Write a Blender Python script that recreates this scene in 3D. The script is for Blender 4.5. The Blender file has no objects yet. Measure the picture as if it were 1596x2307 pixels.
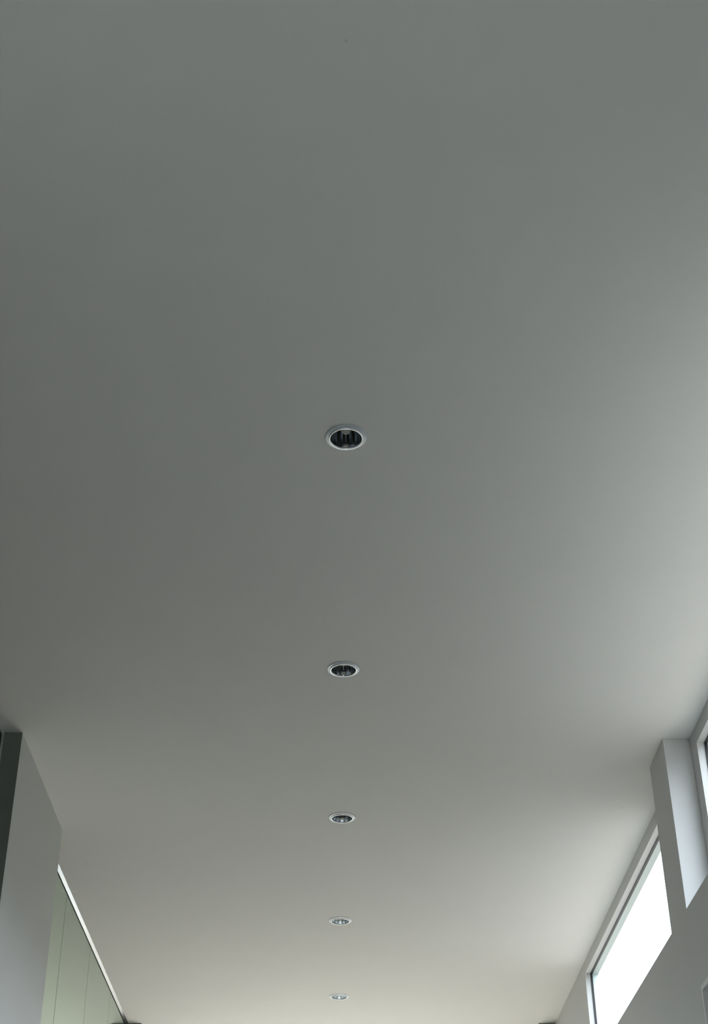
import bpy, bmesh, math
from mathutils import Vector

# ------------------------------------------------------------------ camera
S = bpy.context.scene
C = S.collection
F_PX = 3257.0
PITCH = math.atan(2212.0 / F_PX)
cam_d = bpy.data.cameras.new('camera')
cam = bpy.data.objects.new('camera', cam_d)
C.objects.link(cam)
cam.location = (0, 0, 1.5)
cam.rotation_euler = (math.pi / 2 + PITCH, 0, 0)
cam_d.sensor_fit = 'HORIZONTAL'
cam_d.sensor_width = 36.0
cam_d.lens = F_PX / 1596.0 * 36.0
cam_d.shift_x = 45.0 / 1596.0
cam_d.clip_start = 0.02
S.camera = cam

# ------------------------------------------------------------------ light
SKY = (0.80, 0.88, 1.0)
SKY_STRENGTH = 7.4
SUN_STRENGTH = 21.0
EXPOSURE = 0.26
w = bpy.data.worlds.new('overcast_sky')
S.world = w
w.use_nodes = True
bg = w.node_tree.nodes['Background']
bg.inputs[0].default_value = (*SKY, 1)
bg.inputs[1].default_value = SKY_STRENGTH

sun_d = bpy.data.lights.new('sun', 'SUN')
sun_d.energy = SUN_STRENGTH
sun_d.angle = math.radians(2)
sun_d.color = (1.0, 0.90, 0.80)
sun = bpy.data.objects.new('sun', sun_d)
C.objects.link(sun)
# sun high beyond the end wall: through the end glazing it falls on the floor there, out of sight
sun.rotation_euler = Vector((0.12, -0.70, -1.0)).to_track_quat('-Z', 'Y').to_euler()


def portal(name, loc, rot, sx, sy):
    d = bpy.data.lights.new(name, 'AREA')
    d.shape = 'RECTANGLE'
    d.size, d.size_y = sx, sy
    d.cycles.is_portal = True
    o = bpy.data.objects.new(name, d)
    C.objects.link(o)
    o.location = loc
    o.rotation_euler = rot


S.view_settings.view_transform = 'Standard'
S.view_settings.look = 'None'
S.view_settings.gamma = 1
S.view_settings.use_curve_mapping = False
S.view_settings.exposure = EXPOSURE
S.cycles.max_bounces = 12
S.cycles.diffuse_bounces = 8
S.cycles.glossy_bounces = 6
S.cycles.transparent_max_bounces = 12
S.cycles.caustics_reflective = False
S.cycles.sample_clamp_indirect = 8
S.cycles.use_denoising = True

# ------------------------------------------------------------------ dimensions (metres)
ZC = 4.40            # ceiling height
XL, XR = -1.435, 1.525     # faces of the piers
XLW, XRW = -1.518, 1.65    # recessed wall faces near the ceiling
XOUT = 1.735         # outer face of the right wall
YN, YF = -2.6, 13.4  # near and far ends
LED = 3.593          # top of the thick lower wall on the right


# ------------------------------------------------------------------ materials
def mat(name, col, rough=0.6, metal=0.0, spec=0.5, var=0.0, var_scale=6.0, bump=0.0, bump_scale=300.0, coat=0.0):
    m = bpy.data.materials.new(name)
    m.use_nodes = True
    nt = m.node_tree
    p = nt.nodes['Principled BSDF']
    p.inputs['Roughness'].default_value = rough
    p.inputs['Metallic'].default_value = metal
    p.inputs['Specular IOR Level'].default_value = spec
    p.inputs['Coat Weight'].default_value = coat
    tc = nt.nodes.new('ShaderNodeTexCoord')
    n = nt.nodes.new('ShaderNodeTexNoise')
    n.inputs['Scale'].default_value = var_scale
    n.inputs['Detail'].default_value = 4
    nt.links.new(tc.outputs['Object'], n.inputs['Vector'])
    r = nt.nodes.new('ShaderNodeMix')
    r.data_type = 'RGBA'
    r.inputs[6].default_value = (*[c * (1 - var) for c in col], 1)
    r.inputs[7].default_value = (*[min(1, c * (1 + var)) for c in col], 1)
    nt.links.new(n.outputs['Fac'], r.inputs[0])
    nt.links.new(r.outputs[2], p.inputs['Base Color'])
    if bump:
        b = nt.nodes.new('ShaderNodeTexNoise')
        b.inputs['Scale'].default_value = bump_scale
        b.inputs['Detail'].default_value = 3
        nt.links.new(tc.outputs['Object'], b.inputs['Vector'])
        bn = nt.nodes.new('ShaderNodeBump')
        bn.inputs['Strength'].default_value = bump
        bn.inputs['Distance'].default_value = 0.002
        nt.links.new(b.outputs['Fac'], bn.inputs['Height'])
        nt.links.new(bn.outputs['Normal'], p.inputs['Normal'])
    return m


M_wall = mat('white_wall_paint', (0.58, 0.58, 0.565), 0.5, var=0.03, var_scale=3, bump=0.15)
M_ceil = mat('matt_ceiling_paint', (0.80, 0.795, 0.765), 0.85, spec=0.25, var=0.02, var_scale=2.5, bump=0.1)
M_piershade = mat('pier_shade_green_grey', (0.19, 0.21, 0.19), 0.6, var=0.15, var_scale=8)  # shade of the backlit pier fronts, put into the base colour
M_black = mat('black_rubber', (0.008, 0.008, 0.008), 0.5)
M_darkglass = mat('dark_tinted_glass', (0.006, 0.007, 0.008), 0.08, spec=0.4)
M_panel = mat('pale_green_lacquer', (0.60, 0.735, 0.615), 0.08, metal=0.92, spec=0.5, var=0.03, var_scale=1.5)
M_recess = mat('dark_joint', (0.05, 0.055, 0.045), 0.8)
M_alu = mat('polished_aluminium', (0.84, 0.84, 0.81), 0.22, metal=1.0)
M_soffit = mat('pale_aluminium_frame', (0.62, 0.70, 0.68), 0.45, var=0.02)
M_flange = mat('satin_grey_trim', (0.66, 0.70, 0.74), 0.42, metal=0.35)
M_lip = mat('bright_polished_lip', (0.96, 0.97, 0.97), 0.30, metal=0.75)
M_casing = mat('white_window_casing', (0.84, 0.84, 0.82), 0.45)
M_mirror = mat('fluted_reflector_metal', (0.84, 0.87, 0.90), 0.10, metal=1.0)
M_can = mat('black_housing', (0.015, 0.015, 0.015), 0.7)
M_tube = mat('lamp_glass_white', (0.80, 0.76, 0.68), 0.3, spec=0.5)
M_blind = mat('grey_blind_fabric', (0.40, 0.40, 0.38), 0.85, var=0.04)
M_floorw = mat('pale_stone_floor', (0.54, 0.53, 0.49), 0.45, var=0.15, var_scale=2)
M_skyblock = mat('sky_blocker_dark', (0.07, 0.08, 0.07), 0.9, var=0.1, var_scale=1)  # for the added sky-blocking wall outside
M_ground = mat('sandy_paving', (0.10, 0.096, 0.09), 0.9, var=0.1, var_scale=1)


def glass_mat():
    m = bpy.data.materials.new('clear_window_glass')
    m.use_nodes = True
    nt = m.node_tree
    nt.nodes.remove(nt.nodes['Principled BSDF'])
    out = nt.nodes['Material Output']
    t = nt.nodes.new('ShaderNodeBsdfTransparent')
    t.inputs[0].default_value = (0.945, 0.96, 0.955, 1)
    g = nt.nodes.new('ShaderNodeBsdfGlossy')
    g.inputs['Roughness'].default_value = 0.02
    mx = nt.nodes.new('ShaderNodeMixShader')
    mx.inputs[0].default_value = 0.03
    nt.links.new(t.outputs[0], mx.inputs[1])
    nt.links.new(g.outputs[0], mx.inputs[2])
    nt.links.new(mx.outputs[0], out.inputs[0])
    return m


M_glass = glass_mat()


def add_marks(m, marks):
    """small real smudges on the painted ceiling: (x, y, radius, colour factor)"""
    nt = m.node_tree
    p = nt.nodes['Principled BSDF']
    src = p.inputs['Base Color'].links[0].from_socket
    tc = nt.nodes.new('ShaderNodeTexCoord')
    wob = nt.nodes.new('ShaderNodeTexNoise')
    wob.inputs['Scale'].default_value = 60
    nt.links.new(tc.outputs['Object'], wob.inputs['Vector'])
    for x, y, sx, sy, k in marks:
        mp = nt.nodes.new('ShaderNodeMapping')
        mp.vector_type = 'TEXTURE'
        mp.inputs['Location'].default_value = (x, y, ZC)
        mp.inputs['Scale'].default_value = (sx, sy, 1)
        nt.links.new(tc.outputs['Object'], mp.inputs['Vector'])
        ln = nt.nodes.new('ShaderNodeVectorMath')
        ln.operation = 'LENGTH'
        nt.links.new(mp.outputs[0], ln.inputs[0])
        ad = nt.nodes.new('ShaderNodeMath')
        ad.operation = 'ADD'
        nt.links.new(ln.outputs['Value'], ad.inputs[0])
        nt.links.new(wob.outputs['Fac'], ad.inputs[1])
        mr = nt.nodes.new('ShaderNodeMapRange')
        mr.inputs['From Min'].default_value = 0.6
        mr.inputs['From Max'].default_value = 1.5
        mr.inputs['To Min'].default_value = k
        mr.inputs['To Max'].default_value = 1.0
        nt.links.new(ad.outputs[0], mr.inputs['Value'])
        mul = nt.nodes.new('ShaderNodeVectorMath')
        mul.operation = 'SCALE'
        nt.links.new(src, mul.inputs[0])
        nt.links.new(mr.outputs[0], mul.inputs['Scale'])
        src = mul.outputs[0]
    nt.links.new(src, p.inputs['Base Color'])


marks = [  # x, y on the ceiling in metres, size, strength
    (0.029, 2.246, 0.0055, 0.006, 0.76),
    (1.472, 6.958, 0.006, 0.018, 0.8),
    (-1.516, 8.201, 0.022, 0.022, 1.13),
    (1.574, 10.137, 0.006, 0.02, 0.8),
    (1.553, 7.924, 0.014, 0.016, 0.88),
    (-1.476, 7.040, 0.008, 0.015, 0.85),
    (-1.381, 7.736, 0.012, 0.02, 0.92),
    (1.051, 6.529, 0.01, 0.02, 0.92),
    (-0.065, 2.620, 0.004, 0.004, 0.85),
]
add_marks(M_ceil, marks)


# ------------------------------------------------------------------ mesh helpers
def add_box(bm, x0, x1, y0, y1, z0, z1):
    vs = [bm.verts.new((x, y, z)) for x in (x0, x1) for y in (y0, y1) for z in (z0, z1)]
    for f in ((0, 1, 3, 2), (4, 6, 7, 5), (0, 4, 5, 1), (2, 3, 7, 6), (0, 2, 6, 4), (1, 5, 7, 3)):
        bm.faces.new([vs[i] for i in f])


def boxes(*bs):
    bm = bmesh.new()
    for b in bs:
        add_box(bm, *b)
    return bm


def obj(name, bm, m, parent=None, bevel=0.0, smooth=False):
    bmesh.ops.recalc_face_normals(bm, faces=bm.faces)
    me = bpy.data.meshes.new(name)
    bm.to_mesh(me)
    bm.free()
    me.materials.append(m)
    if smooth:
        for p in me.polygons:
            p.use_smooth = True
    o = bpy.data.objects.new(name, me)
    C.objects.link(o)
    if parent:
        o.parent = parent
        o.matrix_parent_inverse = parent.matrix_basis.inverted()
    if bevel:
        b = o.modifiers.new('bevel', 'BEVEL')
        b.width = bevel
        b.segments = 3
        b.limit_method = 'ANGLE'
    return o


def empty(name, loc):
    o = bpy.data.objects.new(name, None)
    C.objects.link(o)
    o.location = loc
    o.empty_display_size = 0.1
    return o


def struct(o):
    o['kind'] = 'structure'
    return o


# ------------------------------------------------------------------ structure: floor, outside ground
struct(obj('floor', boxes((-2.2, XOUT, YN - .2, YF + .1, -0.2, 0.0)), M_floorw))
ground = obj('paving_outside', boxes((-40, 60, -40, 80, -0.45, -0.22)), M_ground)
struct(obj('wall_skyblock', boxes((13.0, 13.3, -30, 45, -0.22, 6.4)), M_skyblock))  # unseen wall added to block low sky and darken the left wall's top
ground['kind'] = 'structure'
ground.name = 'floor_outside'

# ------------------------------------------------------------------ ceiling with recesses for the downlights
LX = 0.0382
LIGHT_Y = [3.828, 5.457, 7.087, 8.715, 10.345]   # 1.63 m apart
LIGHT_X = [0.0398, 0.0406, 0.0415, 0.038, 0.036]
HR = 0.0545


def ceiling_mesh():
    bm = bmesh.new()
    x0, x1, y0, y1 = -2.2, XOUT, YN - .2, YF + .2
    top = 4.72
    sx0, sx1 = LX - .15, LX + .15

    def quad(a, b, c, d):
        bm.faces.new([bm.verts.new(p) for p in (a, b, c, d)])

    def flat(xa, xb, ya, yb, z):
        quad((xa, ya, z), (xb, ya, z), (xb, yb, z), (xa, yb, z))
    flat(x0, sx0, y0, y1, ZC)
    flat(sx1, x1, y0, y1, ZC)
    ys = [y0]
    for ly in LIGHT_Y:
        ys += [ly - .15, ly + .15]
    ys.append(y1)
    for i in range(0, len(ys), 2):
        flat(sx0, sx1, ys[i], ys[i + 1], ZC)
    N = 64
    for lx, ly in zip(LIGHT_X, LIGHT_Y):
        def circ(r, z):
            return [bm.verts.new((lx + r * math.cos(2 * math.pi * k / N), ly + r * math.sin(2 * math.pi * k / N), z)) for k in range(N)]
        sq = []
        for k in range(N):
            a = 2 * math.pi * k / N
            c, s = math.cos(a), math.sin(a)
            q = .15 / max(abs(c), abs(s))
            sq.append(bm.verts.new((min(sx1, max(sx0, LX + q * c)), ly + q * s, ZC)))
        c0, c1 = circ(HR, ZC), circ(HR, ZC + .17)
        for k in range(N):
            j = (k + 1) % N
            bm.faces.new((sq[k], sq[j], c0[j], c0[k]))
            bm.faces.new((c0[k], c0[j], c1[j], c1[k]))
        bm.faces.new(c1)
    flat(x0, x1, y0, y1, top)
    quad((x0, y0, ZC), (x1, y0, ZC), (x1, y0, top), (x0, y0, top))
    quad((x0, y1, ZC), (x1, y1, ZC), (x1, y1, top), (x0, y1, top))
    quad((x0, y0, ZC), (x0, y1, ZC), (x0, y1, top), (x0, y0, top))
    quad((x1, y0, ZC), (x1, y1, ZC), (x1, y1, top), (x1, y0, top))
    return bm


struct(obj('ceiling', ceiling_mesh(), M_ceil))

# ------------------------------------------------------------------ right wall: thick lower wall, thin upper wall with a strip of windows
W1 = (3.0, 6.03)      # window nearest the camera
W2 = (7.00, 9.56)     # second window
ZH = 4.327            # head of both
P1 = (6.14, 6.47)     # pier between them
P2 = (11.05, 11.40)   # pier by the end wall
L3 = (3.6, 6.07)      # low opening with a blind
Z3 = (1.0, 3.243)
bm = boxes(
    # lower wall around the low opening
    (XR, XOUT, YN, L3[0], 0, LED), (XR, XOUT, L3[1], YF, 0, LED),
    (XR, XOUT, L3[0], L3[1], 0, Z3[0]), (XR, XOUT, L3[0], L3[1], Z3[1], LED),
    # upper wall
    (XRW, XOUT, YN, W1[0], LED, ZC), (XRW, XOUT, W1[1], W2[0], LED, ZC), (XRW, XOUT, W2[1], YF, LED, ZC),
    (XRW, XOUT, W1[0], W1[1], ZH, ZC), (XRW, XOUT, W2[0], W2[1], ZH, ZC))
struct(obj('wall_right', bm, M_wall))
struct(obj('trim_1', boxes((XR, XRW, P1[0], P1[1], LED, ZC)), M_wall, bevel=.002))
struct(obj('trim_2', boxes((XR, XRW, P2[0], P2[1], LED, ZC)), M_piershade, bevel=.002))  # far right pier, its backlit shade painted in


def side_window(name, y0, y1, z0, z1):
    """fixed light in the right wall: rubber seal, pane and the outer frame seen through the glass"""
    r = struct(empty(name, (1.69, (y0 + y1) / 2, z0)))
    g = 0.006

    def ring(xa, xb, wd):
        return boxes((xa, xb, y0, y1, z1 - wd, z1), (xa, xb, y0, y1, z0, z0 + wd),
                     (xa, xb, y0, y0 + wd, z0 + wd, z1 - wd), (xa, xb, y1 - wd, y1, z0 + wd, z1 - wd))
    obj('window_seal', ring(1.684, 1.697, g), M_black, r)
    obj('window_frame', ring(1.697, XOUT + .002, .004), M_soffit, r)
    obj('glass_pane', boxes((1.688, 1.692, y0 + .004, y1 - .004, z0 + .004, z1 - .004)), M_glass, r)
    return r


side_window('window_1', W1[0], W1[1], LED, ZH)
side_window('window_2', W2[0], W2[1], LED, ZH)
for (a, b) in (W1, W2):
    portal('daylight_portal', (XOUT + .03, (a + b) / 2, (LED + ZH) / 2), (0, math.pi / 2, 0), ZH - LED, b - a)

# low opening with pale casing and grey blind
r = struct(empty('window_3', (XR, sum(L3) / 2, Z3[0])))
cw = .03


def casing(xa, xb, y0, y1, z0, z1, wd):
    return boxes((xa, xb, y0, y1, z1 - wd, z1), (xa, xb, y0, y1, z0, z0 + wd),
                 (xa, xb, y0, y0 + wd, z0 + wd, z1 - wd), (xa, xb, y1 - wd, y1, z0 + wd, z1 - wd))


obj('window_frame', casing(XR - .003, XR + .05, L3[0], L3[1], Z3[0], Z3[1], .020), M_casing, r, bevel=.002)
obj('blind', boxes((XR + .035, XR + .04, L3[0] + .02, L3[1] - .02, Z3[0] + .02, Z3[1] - .02)), M_blind, r)
obj('backing_board', boxes((XR + .15, XR + .16, L3[0], L3[1], Z3[0], Z3[1])), M_blind, r)

# ------------------------------------------------------------------ left wall
PL = (6.08, 7.25)
G = (2.4, 6.05)
GZ = (0.3, 4.377)
bm = boxes((-2.0, XLW, YN, G[0], 0, ZC), (-2.0, XLW, G[0], G[1], 0, GZ[0]), (-2.0, XLW, G[0], G[1], GZ[1], ZC),
           (-2.0, XLW, G[1], PL[0], 0, ZC),
           (-2.0, XL, PL[0], PL[1], 0, ZC),
           (-2.0, -1.61, PL[1], YF, 0, ZC))
struct(obj('wall_left', bm, M_wall))
struct(obj('trim_3_shade', boxes((XLW, XL, PL[0] - .004, PL[0] + .001, 0, ZC)), M_piershade))  # thin dark sheet painting shade onto the backlit pier front
struct(obj('trim_4', boxes((-1.61, XL, P2[0], P2[1], 0, ZC)), M_piershade, bevel=.002))  # far left pier, backlit shade in its colour
# tall dark glazing beside the camera on the left
r = struct(empty('window_4', (-1.56, sum(G) / 2, GZ[0])))
obj('window_frame', casing(-1.60, XLW - .004, G[0], G[1], GZ[0], GZ[1], .03), M_black, r)
obj('glass_pane', boxes((-1.58, -1.57, G[0] + .02, G[1] - .02, GZ[0] + .02, GZ[1] - .02)), M_darkglass, r)

# chamfered bright metal bead between ceiling and the green panels
bm = bmesh.new()
ya, yb = PL[1], P2[0]
prof = [(-1.533, ZC - .0005), (-1.546, ZC - .018), (-1.552, ZC - .018), (-1.552, ZC - .0005)]
va = [bm.verts.new((x, ya, z)) for x, z in prof]
vb = [bm.verts.new((x, yb, z)) for x, z in prof]
for k in range(4):
    j = (k + 1) % 4
    bm.faces.new((va[k], va[j], vb[j], vb[k]))
bm.faces.new(va)
bm.faces.new(vb)
struct(obj('trim_5', bm, M_alu))

# tall pale green panels side by side
SEAMS = [7.255, 8.175, 9.155, 10.135, 11.045]
PLAB = ['pale green tall wall panel, nearest one, partly behind the left white pier',
        'pale green tall wall panel, second from the left white pier, between two dark joints',
        'pale green tall wall panel, third from the left white pier, right of the second joint',
        'pale green tall wall panel farthest from the camera, in shadow beside the dark far pier']
struct(obj('trim_6', boxes((-1.609, -1.592, PL[1], P2[0], 0, ZC)), M_recess))
for i in range(4):
    o = obj('tall_panel', boxes((-1.590, -1.548, SEAMS[i] + .006, SEAMS[i + 1] - .006, 0.06, ZC - .028)), M_panel, bevel=.002)
    o['label'] = PLAB[i]
    o['category'] = 'wall panel'
    o['group'] = 'pale green panels along the left wall'

# ------------------------------------------------------------------ end walls
BW = (-0.9, 1.3, 0.1, 3.3)
struct(obj('wall_back', boxes((-2.2, BW[0], YN - .2, YN, 0, ZC), (BW[1], XOUT, YN - .2, YN, 0, ZC),
                              (BW[0], BW[1], YN - .2, YN, 0, BW[2]), (BW[0], BW[1], YN - .2, YN, BW[3], ZC)), M_wall))
r = struct(empty('window_6_added', (0, YN - .1, BW[2])))  # unseen window added behind the camera to brighten the near ceiling
obj('window_frame', boxes((BW[0], BW[1], YN - .13, YN - .08, BW[3] - .05, BW[3]), (BW[0], BW[1], YN - .13, YN - .08, BW[2], BW[2] + .05),
                          (BW[0], BW[0] + .05, YN - .13, YN - .08, BW[2] + .05, BW[3] - .05), (BW[1] - .05, BW[1], YN - .13, YN - .08, BW[2] + .05, BW[3] - .05)), M_casing, r)
obj('glass_pane', boxes((BW[0] + .03, BW[1] - .03, YN - .104, YN - .10, BW[2] + .03, BW[3] - .03)), M_glass, r)
portal('daylight_portal', (.05, YN - .25, (BW[2] + BW[3]) / 2), (math.pi / 2, 0, 0), BW[1] - BW[0], BW[3] - BW[2])
FW = (-1.35, 1.35, 0.15, 4.15)
bm = boxes((-2.0, FW[0], YF, YF + .2, 0, ZC), (FW[1], XOUT, YF, YF + .2, 0, ZC),
           (FW[0], FW[1], YF, YF + .2, 0, FW[2]), (FW[0], FW[1], YF, YF + .2, FW[3], ZC))
struct(obj('wall_far', bm, M_wall))
r = struct(empty('window_5', (0, YF + .1, FW[2])))
t_ = .05
obj('window_frame', boxes((FW[0], FW[1], YF + .08, YF + .13, FW[3] - t_, FW[3]), (FW[0], FW[1], YF + .08, YF + .13, FW[2], FW[2] + t_),
                          (FW[0], FW[0] + t_, YF + .08, YF + .13, FW[2] + t_, FW[3] - t_), (FW[1] - t_, FW[1], YF + .08, YF + .13, FW[2] + t_, FW[3] - t_),
                          (-.025, .025, YF + .08, YF + .13, FW[2] + t_, FW[3] - t_)), M_casing, r)
obj('glass_pane', boxes((FW[0] + .03, FW[1] - .03, YF + .10, YF + .104, FW[2] + .03, FW[3] - .03)), M_glass, r)
portal('daylight_portal', (0, YF + .25, (FW[2] + FW[3]) / 2), (-math.pi / 2, 0, 0), FW[1] - FW[0], FW[3] - FW[2])


# ------------------------------------------------------------------ recessed downlights
def lathe(prof, n=96, wave=None):
    bm = bmesh.new()
    rings = []
    for i, (r_, z) in enumerate(prof):
        ring = []
        for k in range(n):
            a = 2 * math.pi * k / n
            rr = r_ * (1 + (wave(i, a) if wave else 0))
            ring.append(bm.verts.new((rr * math.cos(a), rr * math.sin(a), z)))
        rings.append(ring)
    for a, b in zip(rings, rings[1:]):
        for k in range(n):
            j = (k + 1) % n
            bm.faces.new((a[k], a[j], b[j], b[k]))
    return bm, rings


def make_downlight():
    root = empty('recessed_downlight', (0, 0, ZC))
    # flat collar against the ceiling
    bm, _ = lathe([(.0540, -.0010), (.0695, -.0004), (.0697, -.0018), (.0680, -.0030), (.0600, -.0042), (.0560, -.0048), (.0540, -.0048), (.0540, -.0010)])
    bm2 = bm
    c = obj('collar', bm2, M_flange, smooth=True)
    # bright rounded lip
    pts = [(.0548 + .0030 * math.cos(t), -.0058 + .0036 * math.sin(t)) for t in [2 * math.pi * k / 16 for k in range(17)]]
    bm, _ = lathe(pts)
    l_ = obj('lip', bm, M_lip, smooth=True)
    # fluted mirror cup
    n = 14
    bm, rings = lathe([(.0520, -.0030), (.0512, .012), (.0495, .035), (.0465, .060), (.0420, .085), (.0350, .105), (.0230, .118), (.0190, .119)], n=240,
                      wave=lambda i, a: -0.030 * abs(math.sin(n * a / 2)) if i > 0 else 0)
    k_ = obj('reflector', bm, M_mirror, smooth=True)
    bm, rings = lathe([(.0190, .117), (.0190, .150), (.001, .150)], n=32)
    h_ = obj('socket', bm, M_can, smooth=True)
    # compact lamp: two bent glass tubes hanging in the cup
    bm = bmesh.new()
    R, seg = .0062, 16
    for yo in (-.0085, .0085):
        path = [(-.0105, .125)] + [(-.0105, z) for z in (.09, .06, .035)]
        path += [(-.0105 * math.cos(t), .035 - .0105 * math.sin(t)) for t in [math.pi * k / 10 for k in range(1, 10)]]
        path += [(.0105, z) for z in (.035, .06, .09, .125)]
        rings = []
        for i, (px, pz) in enumerate(path):
            a, b = path[max(i - 1, 0)], path[min(i + 1, len(path) - 1)]
            d = Vector((b[0] - a[0], 0, b[1] - a[1])).normalized()
            nrm = Vector((-d.z, 0, d.x))
            rings.append([bm.verts.new(Vector((px, yo, pz)) + nrm * R * math.cos(2 * math.pi * k / seg) + Vector((0, R * math.sin(2 * math.pi * k / seg), 0))) for k in range(seg)])
        for a, b in zip(rings, rings[1:]):
            for k in range(seg):
                j = (k + 1) % seg
                bm.faces.new((a[k], a[j], b[j], b[k]))
    t = obj('lamp_tube', bm, M_tube, smooth=True)
    for o in (c, l_, k_, h_, t):
        o.parent = root
    return root


LAB = ['round recessed downlight nearest the camera, the largest, with dark fluted cup and bluish collar',
       'round recessed downlight second from the camera, between the largest one and the middle one',
       'round recessed downlight in the middle of the row of five, third from the camera',
       'small recessed downlight, fourth from the camera, between the middle and the farthest one',
       'round recessed downlight farthest from the camera, smallest and flattest, on the brightest ceiling']
proto = make_downlight()
for i, (lx, ly) in enumerate(zip(LIGHT_X, LIGHT_Y)):
    if i == 0:
        o = proto
    else:
        o = proto.copy()
        C.objects.link(o)
        for ch in list(proto.children):
            c = ch.copy()
            C.objects.link(c)
            c.parent = o
    o.location = (lx, ly, ZC)
    o['label'] = LAB[i]
    o['category'] = 'ceiling light'
    o['group'] = 'recessed downlights in a row along the ceiling'
